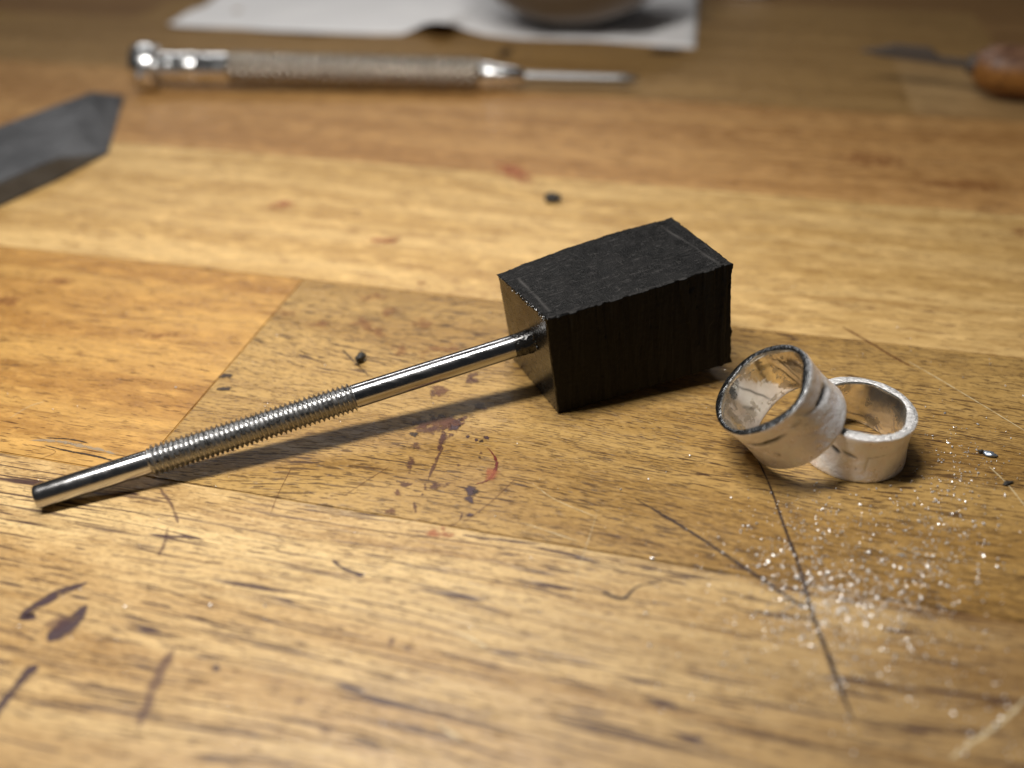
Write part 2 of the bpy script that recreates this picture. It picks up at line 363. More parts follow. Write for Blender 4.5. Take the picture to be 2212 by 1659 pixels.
for x, y, rx, ry, mt in [(1390, 515, 26, 10, 'rust'), (1570, 510, 24, 12, 'rust'), (1640, 545, 22, 14, 'rust'), (1830, 510, 26, 14, 'rust'), (1700, 460, 28, 10, 'rust'), (1600, 400, 30, 9, 'rust'), (1740, 630, 18, 10, 'rust'), (1830, 640, 14, 10, 'rust'),
        (1890, 620, 16, 8, 'rust'), (1960, 620, 14, 10, 'rust'), (1230, 465, 34, 8, 'rust'), (1820, 340, 14, 5, 'rust'), (1650, 155, 40, 6, 'redsoft'), (250, 330, 40, 10, 'rust'), (40, 410, 34, 12, 'rust'), (700, 565, 40, 6, 'rust'), (975, 740, 16, 5, 'dark'), (970, 795, 16, 5, 'dark')]:
    blot(*R3(x, y), rx, ry, mt, 'ink_stain', None, 0, .8)
strip([(60, 952), (110, 952), (160, 960), (215, 972), (250, 982)], [.03, .1, .12, .1, .04], 'grey', 'worn_patch', 'pale scuffed patch in the orange stave')
strip([(96, 962), (150, 975), (205, 985), (260, 1000)], [.03, .06, .06, .03], 'dark', 'scratch'); strip([(100, 946), (150, 949), (190, 957)], .04, 'dark', 'scratch')
blot(1092, 114, 20, 9, 'dark', 'ink_stain', None, -.5); blot(1438, 111, 40, 8, 'dark', 'ink_stain')
blot(1880, 345, 80, 18, 'rust', 'ink_stain', None, .1); blot(2090, 400, 90, 12, 'rust', 'ink_stain', None, .06)
blot(2205, 500, 22, 14, 'rust', 'ink_stain')

# ------------------------------------------------------------------ threaded rod in the black block
AX = Vector((.936, .3367, .1022)).normalized()
TIP = Vector((-7.7922, 10.3779, .2097)); ENT = Vector((.3358, 13.3019, 1.0971)); AX = (ENT-TIP).normalized()
mand = empty('threaded_mandrel', TIP, 'black wooden block glued on a shiny steel rod threaded in its middle', 'mandrel')
def mlocal(vs): return [Vector(v)-TIP for v in vs]
steel = NT('rod_steel'); co = steel.n('ShaderNodeTexCoord').outputs['Object']
sn = steel.noise(steel.mapv(co, (2, 14, 14)), 1, 3, .6)
steel.P(Metallic=1.0, Base__Color=(.47, .47, .48)); steel.set(steel.b.inputs['Roughness'], steel.step(sn, .3, .75, .15, .24)); steel.set(steel.b.inputs['Normal'], steel.bump(steel.noise(co, 26, 3), .002, .6))
steel = steel.m
tipsteel = NT('rod_tip_steel'); co = tipsteel.n('ShaderNodeTexCoord').outputs['Object']
sn = tipsteel.noise(co, 6, 3, .6)
tipsteel.P(Metallic=1.0, Base__Color=(.58, .575, .58)); tipsteel.set(tipsteel.b.inputs['Roughness'], tipsteel.step(sn, .3, .75, .18, .26)); tipsteel.set(tipsteel.b.inputs['Normal'], tipsteel.bump(sn, .0015, .3)); tipsteel = tipsteel.m
thr_m = NT('thread_steel'); co = thr_m.n('ShaderNodeTexCoord').outputs['Object']
thr_m.P(Metallic=1.0, Base__Color=(.48, .48, .48)); thr_m.set(thr_m.b.inputs['Roughness'], thr_m.step(thr_m.noise(co, 14, 3), .3, .7, .2, .42)); thr_m.set(thr_m.b.inputs['Normal'], thr_m.bump(thr_m.noise(co, 40, 2), .004, .8)); thr_m = thr_m.m
RS = .212
T0, T1 = 1.82, 5.38
vs, fs = lathe([(0, RS-.045), (.006, RS-.03), (.018, RS-.014), (.05, RS-.006), (.1, RS-.004), (T0-.04, RS-.004), (T0+.02, RS-.01)], TIP, AX, 96)
me = mesh('tip', mlocal(vs), fs); sharp(me, 50); obj('tip', me, tipsteel, mand, True)
vs, fs = lathe([(T1-.02, RS+.0), (T1+.03, RS+.004), (8.4, RS+.004), (9.0, RS+.004)], TIP, AX, 96)
me = mesh('shank', mlocal(vs), fs); sharp(me, 50); obj('shank', me, steel, mand, True)
vs, fs = lathe([(8.35, RS+.006), (8.44, RS+.012), (8.6, RS+.018), (8.75, RS+.03)], TIP, AX, 64, cap=False)   # glue fillet
me = mesh('glue_ring', mlocal([v+Vector((noise.noise(v*6), noise.noise(v*6+Vector((5, 0, 0))), noise.noise(v*6+Vector((0, 7, 0)))))*.012 for v in vs]), fs)
glue = NT('glue'); glue.P(Base__Color=(.010, .0095, .009), Roughness=.10, Coat__Weight=.5); g_n = glue.noise(glue.n('ShaderNodeTexCoord').outputs['Object'], 12, 3); glue.set(glue.b.inputs['Normal'], glue.bump(g_n, .03, 1)); glue = glue.m
obj('glue_ring', me, glue, mand, True)
bm = bmesh.new()
eb = Vector((-.3385, .941, 0)); ec = AX.cross(eb)*1.0
if ec.z < 0: ec = -ec
EF = TIP+AX*8.70
for k in range(90):
    aa = random.uniform(.1, 1.35); rr = random.uniform(.2, .40)
    p = EF - eb*rr*math.cos(aa)*1.0 + ec*rr*math.sin(aa)*.9
    r = bmesh.ops.create_icosphere(bm, subdivisions=2, radius=random.uniform(.02, .05))
    for v in r['verts']: v.co = Vector((v.co.x*.5, v.co.y, v.co.z)) + p - TIP
me = bpy.data.meshes.new('glue_smear'); bm.to_mesh(me); bm.free(); o = obj('glue_smear', me, glue, mand, True); o['kind'] = 'stuff'
# helical thread
PITCHT = .0845; NS = 10; SEG = 80; x_, y_, z_ = frame(AX); vs = []; fs = []
nrow = int((T1-T0)/PITCHT*NS)
for i in range(nrow+1):
    s = T0 + (T1-T0)*i/nrow
    fade = min(1, (s-T0)/.05, (T1-s)/.05)
    for k in range(SEG):
        a = 2*math.pi*k/SEG; ph = (s/PITCHT - k/SEG) % 1
        tri = 1-abs(2*ph-1); tri = min(1, max(0, (tri-.10)/.80))
        rr = .206 + (.0575)*tri*max(0, fade)
        rr += .0025*noise.noise(Vector((s*30, math.cos(a)*3, math.sin(a)*3)))
        vs.append(TIP + x_*s + (y_*math.cos(a)+z_*math.sin(a))*rr)
for i in range(nrow):
    for k in range(SEG):
        k2 = (k+1) % SEG
        fs.append((i*SEG+k, (i+1)*SEG+k, (i+1)*SEG+k2, i*SEG+k2))
me = mesh('thread', mlocal(vs), fs); sharp(me, 60); obj('thread', me, thr_m, mand, True)

# block: a sawn box with slightly untrue corners
K = dict(A=(.60, 12.44, 2.11), B=(-.215, 14.02, 2.10), Cc=(3.943, 13.583, 2.461), D=(3.189, 15.505, 2.461),
         E=(.846, 12.50, .0), F=(.03, 14.31, .0), G=(4.196, 13.49, .3676), Hh=(3.49, 15.44, .3676))
K = {k: Vector(v) for k, v in K.items()}
K['Cc'].z += .02
def tri3(u, v, w_):
    f = lambda p, q, r, s: p*(1-u)*(1-v)+q*u*(1-v)+r*(1-u)*v+s*u*v
    lo = f(K['E'], K['G'], K['F'], K['Hh']); hi = f(K['A'], K['Cc'], K['B'], K['D'])
    return lo*(1-w_)+hi*w_
blk = bmesh.new(); NX, NY, NZ = 170, 80, 84; vm = {}
def bv(i, j, k):
    key = (i, j, k)
    if key in vm: return vm[key]
    u, v, w_ = i/NX, j/NY, k/NZ
    p = tri3(u, v, w_)
    X = Vector((u*3.6, v*2.0, w_*2.1))
    du, dv, dw = min(u, 1-u)*3.6, min(v, 1-v)*2, min(w_, 1-w_)*2.1
    c = Vector((.5*(K['E']+K['D'])))
    # vertical saw fibres on the four sides, felted roughness on top, chips on every edge
    off = Vector((0, 0, 0))
    ef = .5*(noise.noise(X*9)+1)*.5+.3*noise.noise(X*22)
    if j in (0, NY): off.y += (-1 if j == 0 else .35)*(.022*noise.noise(Vector((X.x*4, 3, X.z*.3)))+.016*(1 if noise.noise(Vector((X.x*5.5, 6, X.z*.25))) > .12 else -1)+.012*noise.noise(Vector((X.x*22, 9, X.z*.8)))+.006*noise.noise(X*14))
    if i == NX: off.x += .022*noise.noise(Vector((X.y*9, 3, X.z*1.2)))+.03*noise.noise(X*6)+.012*noise.noise(X*20)
    if i == 0: off.x += .004*noise.noise(Vector((X.y*3, X.z*3, 1)))
    if k == NZ:
        off.z += .008*noise.noise(Vector((X.x*3, X.y*3, 1)))+.004*noise.noise(X*16)+.085*math.sin(math.pi*min(1, u*1.05))*v-.03*(1-v)*math.sin(math.pi*u)+.02*noise.noise(Vector((X.x*1.4, X.y*2, 8)))
    ne = sum(d < 1e-6 for d in (du, dv, dw))
    if ne >= 2:
        amp = .014+.05*max(0, noise.noise(X*4.5+Vector((3, 3, 3)))-.05)+.012*noise.noise(X*13)
        dd = (c-p); q = Vector((dd.x if du < 1e-6 else 0, dd.y if dv < 1e-6 else 0, dd.z if dw < 1e-6 else 0))
        if q.length > 0: p = p + q.normalized()*amp*(.7+.4*abs(noise.noise(X*12)))*(.3 if j == NY else 1)
        if i == NX and k == NZ: p = p + Vector((-1, 0, -.5))*.03*abs(noise.noise(X*10))*2
    p = p + off
    if k == NZ and i < 6 and v > .5: p = p + Vector((-1, .2, .0))*(.02*(6-i)/6*(v-.5)*4)   # small lip at the far left corner
    p.z = max(p.z, .0012)
    vm[key] = blk.verts.new(p-TIP); return vm[key]
def quad(a, b, c, d, mi):
    f = blk.faces.new((bv(*a), bv(*b), bv(*c), bv(*d))); f.material_index = mi; f.smooth = True
for i in range(NX):
    for j in range(NY):
        quad((i, j, 0), (i, j+1, 0), (i+1, j+1, 0), (i+1, j, 0), 0); quad((i, j, NZ), (i+1, j, NZ), (i+1, j+1, NZ), (i, j+1, NZ), 1)
    for k in range(NZ):
        quad((i, 0, k), (i+1, 0, k), (i+1, 0, k+1), (i, 0, k+1), 0); quad((i, NY, k), (i, NY, k+1), (i+1, NY, k+1), (i+1, NY, k), 0)
for j in range(NY):
    for k in range(NZ):
        quad((0, j, k), (0, j, k+1), (0, j+1, k+1), (0, j+1, k), 2); quad((NX, j, k), (NX, j+1, k), (NX, j+1, k+1), (NX, j, k+1), 0)
for e in blk.edges:
    if len(e.link_faces) == 2 and e.calc_face_angle(0) > R_(50): e.smooth = False
blk.verts.index_update(); sc_at = [0.0]*len(blk.verts)
for (i, j, k), v_ in vm.items():
    if k < NZ: continue
    u, v = i/NX, j/NY; q = 0
    for (u0_, vv0, u1_, vv1) in ((.945, .03, .90, .93), (.05, .12, .065, .80)):
        f = (v-vv0)/(vv1-vv0)
        if 0 <= f <= 1:
            uc = u0_+(u1_-u0_)*f; q = max(q, math.exp(-((u-uc-.006*noise.noise(Vector((v*6, 3, 1))))/.007)**2)*max(0, .55+.9*noise.noise(Vector((v*5, uc*3, 2)))))
    q = max(q, .8*math.exp(-(v/.02)**2)*max(0, noise.noise(Vector((u*20, 1, 4)))+.3), .7*math.exp(-((1-u)/.012)**2)*max(0, noise.noise(Vector((v*12, 5, 4)))+.4))
    sc_at[v_.index] = min(1, q)
me = bpy.data.meshes.new('block'); blk.to_mesh(me); blk.free()
me.attributes.new('scuff', 'FLOAT', 'POINT').data.foreach_set('value', sc_at)
# side: near-black sawn ebony with faint upright fibres
t = NT('ebony_side'); co = t.n('ShaderNodeTexCoord').outputs['Object']
fb = t.noise(t.mapv(co, (16, 16, .7)), 1, 3, .6); g = t.noise(co, 30, 3, .7)
t.set(t.b.inputs['Base Color'], t.mix(t.step(fb, .45, .75), (.003, .003, .0032), (.010, .0098, .0100)))
t.P(Roughness=.6, Specular__IOR__Level=.2); t.set(t.b.inputs['Normal'], t.bump(g, .01, .5, t.bump(fb, .03, .6))); e_side = t.m
t = NT('ebony_top'); co = t.n('ShaderNodeTexCoord').outputs['Object']
rot = t.n('ShaderNodeMapping', i0=co); rot.inputs[2].default_value = (0, 0, -.35); rc = rot.outputs[0]
a = t.noise(t.mapv(rc, (2.2, 5, 5)), 1, 5, .72); s1 = t.noise(t.mapv(rc, (5, 26, 10)), 1, 3, .65); s2 = t.noise(t.mapv(rc, (22, 5, 10)), 1, 3, .65); pt = t.noise(rc, 34, 2, .6)
col = t.mix(t.step(a, .40, .72), (.003, .003, .003), (.013, .0125, .0125))
col = t.mix(t.step(s1, .55, .68, 0, .7), col, (.042, .040, .039)); col = t.mix(t.step(s2, .62, .74, 0, .5), col, (.07, .065, .06)); col = t.mix(t.step(pt, .66, .72, 0, .6), col, (.11, .105, .10))
scf = t.n('ShaderNodeAttribute', _attribute_name='scuff').outputs['Fac']; col = t.mix(scf, col, (.055, .052, .05))
t.set(t.b.inputs['Base Color'], col); t.set(t.b.inputs['Roughness'], t.step(a, .35, .7, .42, .66)); t.b.inputs['Specular IOR Level'].default_value = .13
t.set(t.b.inputs['Normal'], t.bump(pt, .02, .8, t.bump(s1, .02, .6, t.bump(a, .04, .5)))); e_top = t.m
t = NT('ebony_end'); co = t.n('ShaderNodeTexCoord').outputs['Object']
sr = t.n('ShaderNodeMapping', i0=co); sr.inputs[2].default_value = (0, .5, 0); st = t.noise(t.mapv(sr.outputs[0], (1, 1.6, 40)), 1, 3, .6); g = t.noise(co, 9, 3)
t.set(t.b.inputs['Base Color'], (.009, .0075, .006, 1)); t.set(t.b.inputs['Roughness'], t.step(g, .3, .7, .16, .30)); t.b.inputs['Specular IOR Level'].default_value = .42
t.b.inputs['Coat Weight'].default_value = .3; t.b.inputs['Coat Roughness'].default_value = .2
t.set(t.b.inputs['Normal'], t.bump(g, .01, .4, t.bump(st, .006, .8))); e_end = t.m
obj('block', me, [e_side, e_top, e_end], mand)
# glossy crumbs of finish along the upper edge of the drilled end
bm = bmesh.new()
for k in range(150):
    f = random.random(); p = tri3(0, f, 1)*1.0 + Vector((random.uniform(-.02, .03), 0, random.uniform(-.05, .006)))
    s = random.uniform(.006, .022)*(1.25-f*.7)
    r = bmesh.ops.create_icosphere(bm, subdivisions=1, radius=s)
    for v in r['verts']: v.co = Vector((v.co.x*random.uniform(.7, 1.5), v.co.y*random.uniform(.7, 1.5), v.co.z)) + p - TIP
me = bpy.data.meshes.new('finish_beads'); bm.to_mesh(me); bm.free()
o = obj('finish_beads', me, glue, mand); o['kind'] = 'stuff'

# ------------------------------------------------------------------ silver rings
def silver_out(name, tint=(.97, .92, .93)):
    t = NT(name); co = t.n('ShaderNodeTexCoord').outputs['Object']
    a = t.noise(co, 3.2, 4, .6); b = t.noise(co, 11, 4, .65); d = t.n('ShaderNodeAttribute', _attribute_name='dirt').outputs['Fac']
    col = t.mix(t.step(a, .35, .68), tint, tuple(min(1, c*1.13) for c in tint)); col = t.mix(t.step(b, .58, .76, 0, .4), col, (.58, .52, .47))
    col = t.mix(d, col, (.035, .03, .026))
    t.set(t.b.inputs['Base Color'], col); t.P(Metallic=.40); t.set(t.b.inputs['Roughness'], t.step(a, .3, .7, .25, .42)); t.set(t.b.inputs['Normal'], t.bump(b, .014, .8, t.bump(a, .08, .7)))
    return t.m
def silver_in(name):
    t = NT(name); uv = t.n('ShaderNodeTexCoord').outputs['UV']; co = t.n('ShaderNodeTexCoord').outputs['Object']
    st = t.noise(t.mapv(uv, (70, 1.5, 1)), 1, 3, .6); bl = t.noise(co, 2.6, 5, .7); d = t.n('ShaderNodeAttribute', _attribute_name='dirt').outputs['Fac']
    m_ = t.step(bl, .53, .58)
    col = t.mix(m_, (.90, .87, .80), (.62, .58, .50)); col = t.mix(d, col, (.05, .045, .035))
    t.set(t.b.inputs['Base Color'], col); t.P(Metallic=.92); t.set(t.b.inputs['Roughness'], t.math('ADD', t.math('MULTIPLY', m_, .26), .09)); 
    t.set(t.b.inputs['Normal'], t.bump(t.noise(co, 10, 3), .006, .5, t.bump(st, .003, .6)))
    return t.m
def silver_rim(name, col, rough, bp=.035):
    t = NT(name); co = t.n('ShaderNodeTexCoord').outputs['Object']
    r1 = t.n('ShaderNodeMapping', i0=co); r1.inputs[2].default_value = (0, 0, .6)
    s = t.noise(t.mapv(r1.outputs[0], (5, 34, 5)), 1, 3, .7); r2 = t.n('ShaderNodeMapping', i0=co); r2.inputs[2].default_value = (0, 0, -.7); s2 = t.noise(t.mapv(r2.outputs[0], (4, 26, 4)), 1, 3, .7)
    t.set(t.b.inputs['Base Color'], t.mix(t.step(s, .4, .7), col, tuple(c*.55 for c in col))); t.P(Metallic=.95)
    t.set(t.b.inputs['Roughness'], t.step(s2, .3, .7, rough, rough+.22)); t.set(t.b.inputs['Normal'], t.bump(s2, bp, .8, t.bump(s, bp, .8)))
    return t.m
def ring(name, label, C0, nrm, Rf, Rb, wd, wall, seed, marks, inmarks, mats, phase_ref=(0, 0, 1), waist=.05):
    root = empty(name, C0, label, 'ring', 'rough silver ring blanks')
    n_, u_, v_ = frame(nrm, phase_ref if abs(Vector(nrm).normalized().dot(Vector(phase_ref))) < .95 else (0, 1, 0))
    NSG, NW = 288, 44
    def rad(a, t): # t: 0 back .. 1 front
        base = Rb+(Rf-Rb)*t - waist*math.sin(math.pi*t)
        return base + .010*noise.noise(Vector((math.cos(a)*1.6, math.sin(a)*1.6, seed+t*1.2))) + .005*noise.noise(Vector((math.cos(a)*5, math.sin(a)*5, seed+t*4)))
    def edge(a, side): return .018*noise.noise(Vector((math.cos(a)*1.5, math.sin(a)*1.5, seed+side*9)))
    def mk(a, t, ms):
        d = 0; disp = 0
        for (ma, mt, la, lt, ang, dep, dark) in ms:
            da = ((a-ma+math.pi) % (2*math.pi)-math.pi)*Rf; dt = (t-mt)*wd
            x = da*math.cos(ang)+dt*math.sin(ang); y = -da*math.sin(ang)+dt*math.cos(ang)
            y += .02*noise.noise(Vector((x*6, mt*9, seed)))
            g = max(0, 1-(x/la)**2)*math.exp(-(y/lt)**2)
            d = max(d, min(1, g*1.5)*dark); disp -= dep*g
        return disp, d
    def shell(nm, mat, inner):
        vs = []; fs = []; dirt = []
        for i in range(NW+1):
            t = i/NW
            for k in range(NSG):
                a = 2*math.pi*k/NSG
                s = -wd + wd*t + (edge(a, 1) if t > .5 else edge(a, 2))*abs(2*t-1)
                r = rad(a, t)
                bev = .012*(max(0, 1-t/.05)**2+max(0, (t-.95)/.05)**2)
                if inner: r = Rb+(Rf-Rb)*t - wall*(1+.5*noise.noise(Vector((math.cos(a)*1.3, math.sin(a)*1.3, seed+3)))) + bev*1.2; dp, dd = mk(a, t, inmarks); r -= dp
                else: dp, dd = mk(a, t, marks); r += dp-bev
                vs.append(n_*s+(u_*math.cos(a)+v_*math.sin(a))*r); dirt.append(dd)
        for i in range(NW):
            for k in range(NSG):
                k2 = (k+1) % NSG; q = (i*NSG+k, i*NSG+k2, (i+1)*NSG+k2, (i+1)*NSG+k)
                fs.append(q if not inner else q[::-1])
        me = mesh(nm, vs, fs); at_ = me.attributes.new('dirt', 'FLOAT', 'POINT'); at_.data.foreach_set('value', dirt)
        ul = me.uv_layers.new(name='UVMap')
        for l in me.loops:
            vi = l.vertex_index; ul.data[l.index].uv = ((vi % NSG)/NSG, (vi//NSG)/NW)
        return obj(nm, me, mat, root, True), vs
    o1, vo = shell('outer_band', mats[0], False); o2, vi = shell('inner_face', mats[1], True)
    for row, mt, flip in ((NW, mats[2], 0), (0, mats[3], 1)):
        vs = []; fs = []; NR = 8
        for k in range(NSG):
            p = vo[row*NSG+k]; q = vi[row*NSG+k]
            for j in range(NR+1):
                f = j/NR; c_ = p.lerp(q, f); hgt = .008*noise.noise(Vector((c_.x*16, c_.y*16, c_.z*16+seed)))*(4*f*(1-f)) + .010*4*f*(1-f)
                vs.append(c_ + n_*hgt*(1 if not flip else -1))
        for k in range(NSG):
            k2 = (k+1) % NSG
            for j in range(NR):
                q = (k*(NR+1)+j, k2*(NR+1)+j, k2*(NR+1)+j+1, k*(NR+1)+j+1); fs.append(q if not flip else q[::-1])
        me = mesh('rim', vs, fs); o = obj('rim', me, mt, root, True)
    return root
so1 = silver_out('silver_outer'); si1 = silver_in('silver_inner')
rimd = silver_rim('silver_rim_dark_reflection', (.17, .175, .18), .14, .012); riml = silver_rim('silver_rim_bright', (.97, .96, .95), .40, .028)  # dark rim tone puts the reflection of dark surroundings into the colour
N1 = Vector((-.6789, -.0334, .7334))
# angles: u_ = horizontal direction square to the axis, v_ completes it
ring('silver_ring', 'silver ring leaning tilted on the other ring, with a dark slit and dark filed rim', Vector((4.0735, 11.2946, 1.405)), N1, .894, .894, 1.084, .135, 1.0,
     [(5.76, .685, .46, .034, .10, .07, 1), (5.2, .50, .16, .03, .3, .02, .6), (1.08, .57, .22, .07, -.25, .09, .55), (.82, .63, .14, .04, -.3, .05, .8), (.60, .70, .22, .03, -.5, .01, .4), (.2, .78, .12, .04, 0, .01, .35), (5.8, .35, .03, .03, 0, .02, .7)],
     [(3.55, .5, .5, .02, 1.2, .0, .7), (2.7, .4, .4, .015, 1.4, 0, .9), (2.55, .5, .45, .015, 1.5, 0, .8), (2.75, .12, .14, .05, .3, 0, .6), (3.9, .4, .2, .03, 1.0, 0, .5), (2.95, .75, .2, .05, .2, 0, .5)], (so1, si1, rimd, rimd), waist=.035)
ring('silver_ring', 'silver ring lying flat on the bench, its upper rim brightly filed, under the leaning ring', Vector((5.858, 11.3874, .897)), Vector((0, 0, 1)), .885, .90, .895, .18, 5.0,
     [(3.98, .60, .12, .035, -.5, .03, .9), (4.25, .59, .16, .02, -.35, .02, .7), (4.75, .6, .2, .008, .1, .008, .5), (4.43, .3, .02, .02, 0, .02, .5), (4.6, .42, .02, .14, 0, .012, .25)],
     [(.3, .9, .3, .1, 0, 0, .35), (.9, .2, .3, .08, .2, 0, .4)], (so1, si1, riml, rimd), waist=.045)

# ------------------------------------------------------------------ precision screwdriver
p0 = at(318, 143, .80); p1 = at(1378, 172, .38)
p0 = Vector((p0.x, p0.y, .80)); ax = (p1-p0).normalized(); LEN = (p1-p0).length
drv = empty('precision_screwdriver', p0, 'steel precision screwdriver with knurled grip and round swivel cap lying behind the block', 'screwdriver')
chrome = metal('chrome', (.82, .83, .84), .25); nickel = metal('nickel_knurl', (.36, .32, .27), .30); dsteel = metal('blade_steel', (.36, .37, .38), .38, nsc=2)
def dpart(nm, prof, mat, seg=64):
    vs, fs = lathe(prof, p0, ax, seg); me = mesh(nm, [v-p0 for v in vs], fs); sharp(me, 40); return obj(nm, me, mat, drv, True)
def sx(px):  # distance along the driver for a picture column
    lo, hi = -2.0, LEN+2
    for _ in range(40):
        mid = (lo+hi)/2; P = p0+ax*mid-EYE; X = 1106+FOC*P.dot(RT)/P.dot(FW)
        if X < px: lo = mid
        else: hi = mid
    return lo
cap = dpart('swivel_cap', [(sx(290), .46), (sx(290)+.06, .56), (sx(297), .70), (sx(310), .79), (sx(326), .80), (sx(340), .72), (sx(343), .55)], chrome, 72)
dpart('collar', [(sx(341), .30), (sx(352), .34), (sx(354), .49), (sx(372), .52), (sx(377), .50), (sx(379), .42)], chrome)
dpart('barrel', [(sx(378), .44), (sx(381), .50), (sx(395), .52), (sx(428), .52), (sx(430), .50), (sx(434), .52), (sx(498), .53), (sx(500), .50)], chrome)
s0, s1 = sx(499), sx(1040); KN = 420; KS = 132; vs = []; fs = []; x_, y_, z_ = frame(ax)
for i in range(KN+1):
    s = s0+(s1-s0)*i/KN
    for k in range(KS):
        a = 2*math.pi*k/KS; u = s/.30; v = k/KS*12
        f1 = abs(((u+v) % 1)-.5)*2; f2 = abs(((u-v) % 1)-.5)*2
        e = min(1, (i+.0)/6, (KN-i)/6)
        r = .50 + .10*min(f1, f2)*e - .03*(1-e)
        vs.append(x_*s+(y_*math.cos(a)+z_*math.sin(a))*r)
for i in range(KN):
    for k in range(KS):
        k2 = (k+1) % KS; fs.append((i*KS+k, (i+1)*KS+k, (i+1)*KS+k2, i*KS+k2))
fs.append(tuple(range(KS))); fs.append(tuple(KN*KS+k for k in reversed(range(KS))))
me = mesh('knurled_grip', vs, fs); sharp(me, 70); obj('knurled_grip', me, nickel, drv, True)
dpart('nose', [(sx(1038), .50), (sx(1044), .46), (sx(1062), .45), (sx(1064), .40), (sx(1120), .30), (sx(1128), .24), (sx(1134), .2)], chrome)
bl = dpart('blade', [(sx(1128), .19), (sx(1140), .17), (sx(1330), .16), (sx(1350), .165), (sx(1380), .06)], dsteel, 32)

# ------------------------------------------------------------------ dark steel scraper / chisel at the left
def P_(x, y, h): return at(x, y, h)
ZT = .62
t = NT('blued_steel'); co = t.n('ShaderNodeTexCoord').outputs['Object']; a = t.noise(co, .9, 4, .6); b = t.noise(co, 9, 3)
t.set(t.b.inputs['Base Color'], t.mix(t.step(a, .35, .7), (.07, .072, .077), (.11, .113, .12))); t.P(Metallic=.35, Roughness=.5); t.set(t.b.inputs['Roughness'], t.step(a, .3, .7, .36, .58)); t.set(t.b.inputs['Normal'], t.bump(b, .02, .5)); blued = t.m
ul, ur = P_(0, 274, ZT), P_(198, 197, ZT); ll, lr = P_(0, 392, ZT), P_(118, 343, ZT)
er, el = P_(269, 205, .05), P_(232, 331, .05)
du = (ur-ul).normalized(); dl = (lr-ll).normalized(); dm = (du+dl).normalized()
ul2 = ur-dm*24; ll2 = lr-dm*24
wdir = (ul2-ll2).normalized()
bm = bmesh.new()
top = [ul2, ur, lr, ll2]; V = [bm.verts.new(p) for p in top]; Ve = [bm.verts.new(er), bm.verts.new(el)]
bot = [bm.verts.new((p.x, p.y, .0+.02)) for p in (ul2, ur, lr, ll2)]; be = [bm.verts.new((er.x, er.y, .002)), bm.verts.new((el.x, el.y, .002))]
def F(*v): bm.faces.new(v)
F(V[0], V[3], V[2], V[1]); F(V[1], V[2], Ve[1], Ve[0]); F(bot[0], bot[1], be[0], be[1], bot[2], bot[3])
F(V[0], V[1], bot[1], bot[0]); F(V[3], bot[3], bot[2], V[2]); F(V[1], Ve[0], be[0], bot[1]); F(V[2], bot[2], be[1], Ve[1]); F(Ve[0], Ve[1], be[1], be[0]); F(V[0], bot[0], bot[3], V[3])
bmesh.ops.recalc_face_normals(bm, faces=bm.faces)
bmesh.ops.bevel(bm, geom=list(bm.edges), offset=.035, segments=2, affect='EDGES')
org = Vector((lr.x, lr.y, 0))
for v in bm.verts: v.co -= org
me = bpy.data.meshes.new('steel_chisel'); bm.to_mesh(me); bm.free()
ch = obj('steel_chisel', me, blued); ch.location = org
ch['label'] = 'flat dark grey steel chisel blade with a slanted tip, entering the picture at the left'; ch['category'] = 'chisel'

# ------------------------------------------------------------------ knife with wooden handle at the right
k0 = at(2106, 140, 1.0); k1 = at(2330, 168, .9)
kd = (k1-k0).normalized()
kn = empty('carving_knife', k0, 'short-bladed tool with reddish brown wooden handle at the right edge', 'knife')
t = NT('handle_wood'); co = t.n('ShaderNodeTexCoord').outputs['Object']; sz = t.n('ShaderNodeSeparateXYZ', i0=co)
g1 = t.noise(t.mapv(co, (1, 7, 7)), 1, 3)
t.set(t.b.inputs['Base Color'], t.mix(t.step(sz.outputs[2], .0, .35), t.mix(t.step(g1, .4, .65), lin(152, 104, 48), lin(108, 70, 30)), t.mix(t.step(g1, .4, .65), lin(128, 94, 70), lin(88, 58, 42))))
t.P(Roughness=.5); hw = t.m
hp = [(-.02, .30), (.02, .42), (.18, .60), (.45, .74), (.8, .84), (1.3, .84), (1.9, .82), (2.4, .78), (3.0, .74), (4.2, .84), (5.5, .9), (6.6, .82), (7.2, .55), (7.4, .2)]
vs, fs = lathe(hp, k0, kd, 72); x_, y_, z_ = frame(kd)
vv = []
for v in vs:
    d = v-k0; s = d.dot(x_); zz = d.dot(z_); yy = d.dot(y_)
    if zz > 0.05: # carved finger ridges on the upper side
        zz = zz*.92 + .05*math.cos(s*2*math.pi/.55)*min(1, zz*2)
    vv.append(x_*s+y_*yy+z_*zz)
me = mesh('handle', vv, fs); sharp(me, 60); obj('handle', me, hw, kn, True)
# blade: flat tapering plate standing out of the handle
def plate(nm, outline, th, mat, root, base):
    bm = bmesh.new(); lo = [bm.verts.new(x_*a+z_*b+y_*(-th/2)) for a, b in outline]; hi = [bm.verts.new(x_*a+z_*b+y_*(th/2)) for a, b in outline]
    bm.faces.new(lo[::-1]); bm.faces.new(hi); n = len(lo)
    for i in range(n): bm.faces.new((lo[i], lo[(i+1) % n], hi[(i+1) % n], hi[i]))
    bmesh.ops.recalc_face_normals(bm, faces=bm.faces); bmesh.ops.bevel(bm, geom=list(bm.edges), offset=th*.2, segments=1, affect='EDGES')
    me = bpy.data.meshes.new(nm); bm.to_mesh(me); bm.free(); return obj(nm, me, mat, root)
t = NT('tarnished_steel'); t.P(Base__Color=(.10, .085, .075), Metallic=.3, Roughness=.65); oldsteel = t.m
plate('blade', [(.1, .14), (-1.1, .12), (-1.5, .36), (-2.6, .34), (-3.1, .16), (-3.7, .0), (-3.0, -.10), (-1.2, -.12), (.1, -.14)], .14, oldsteel, kn, k0)
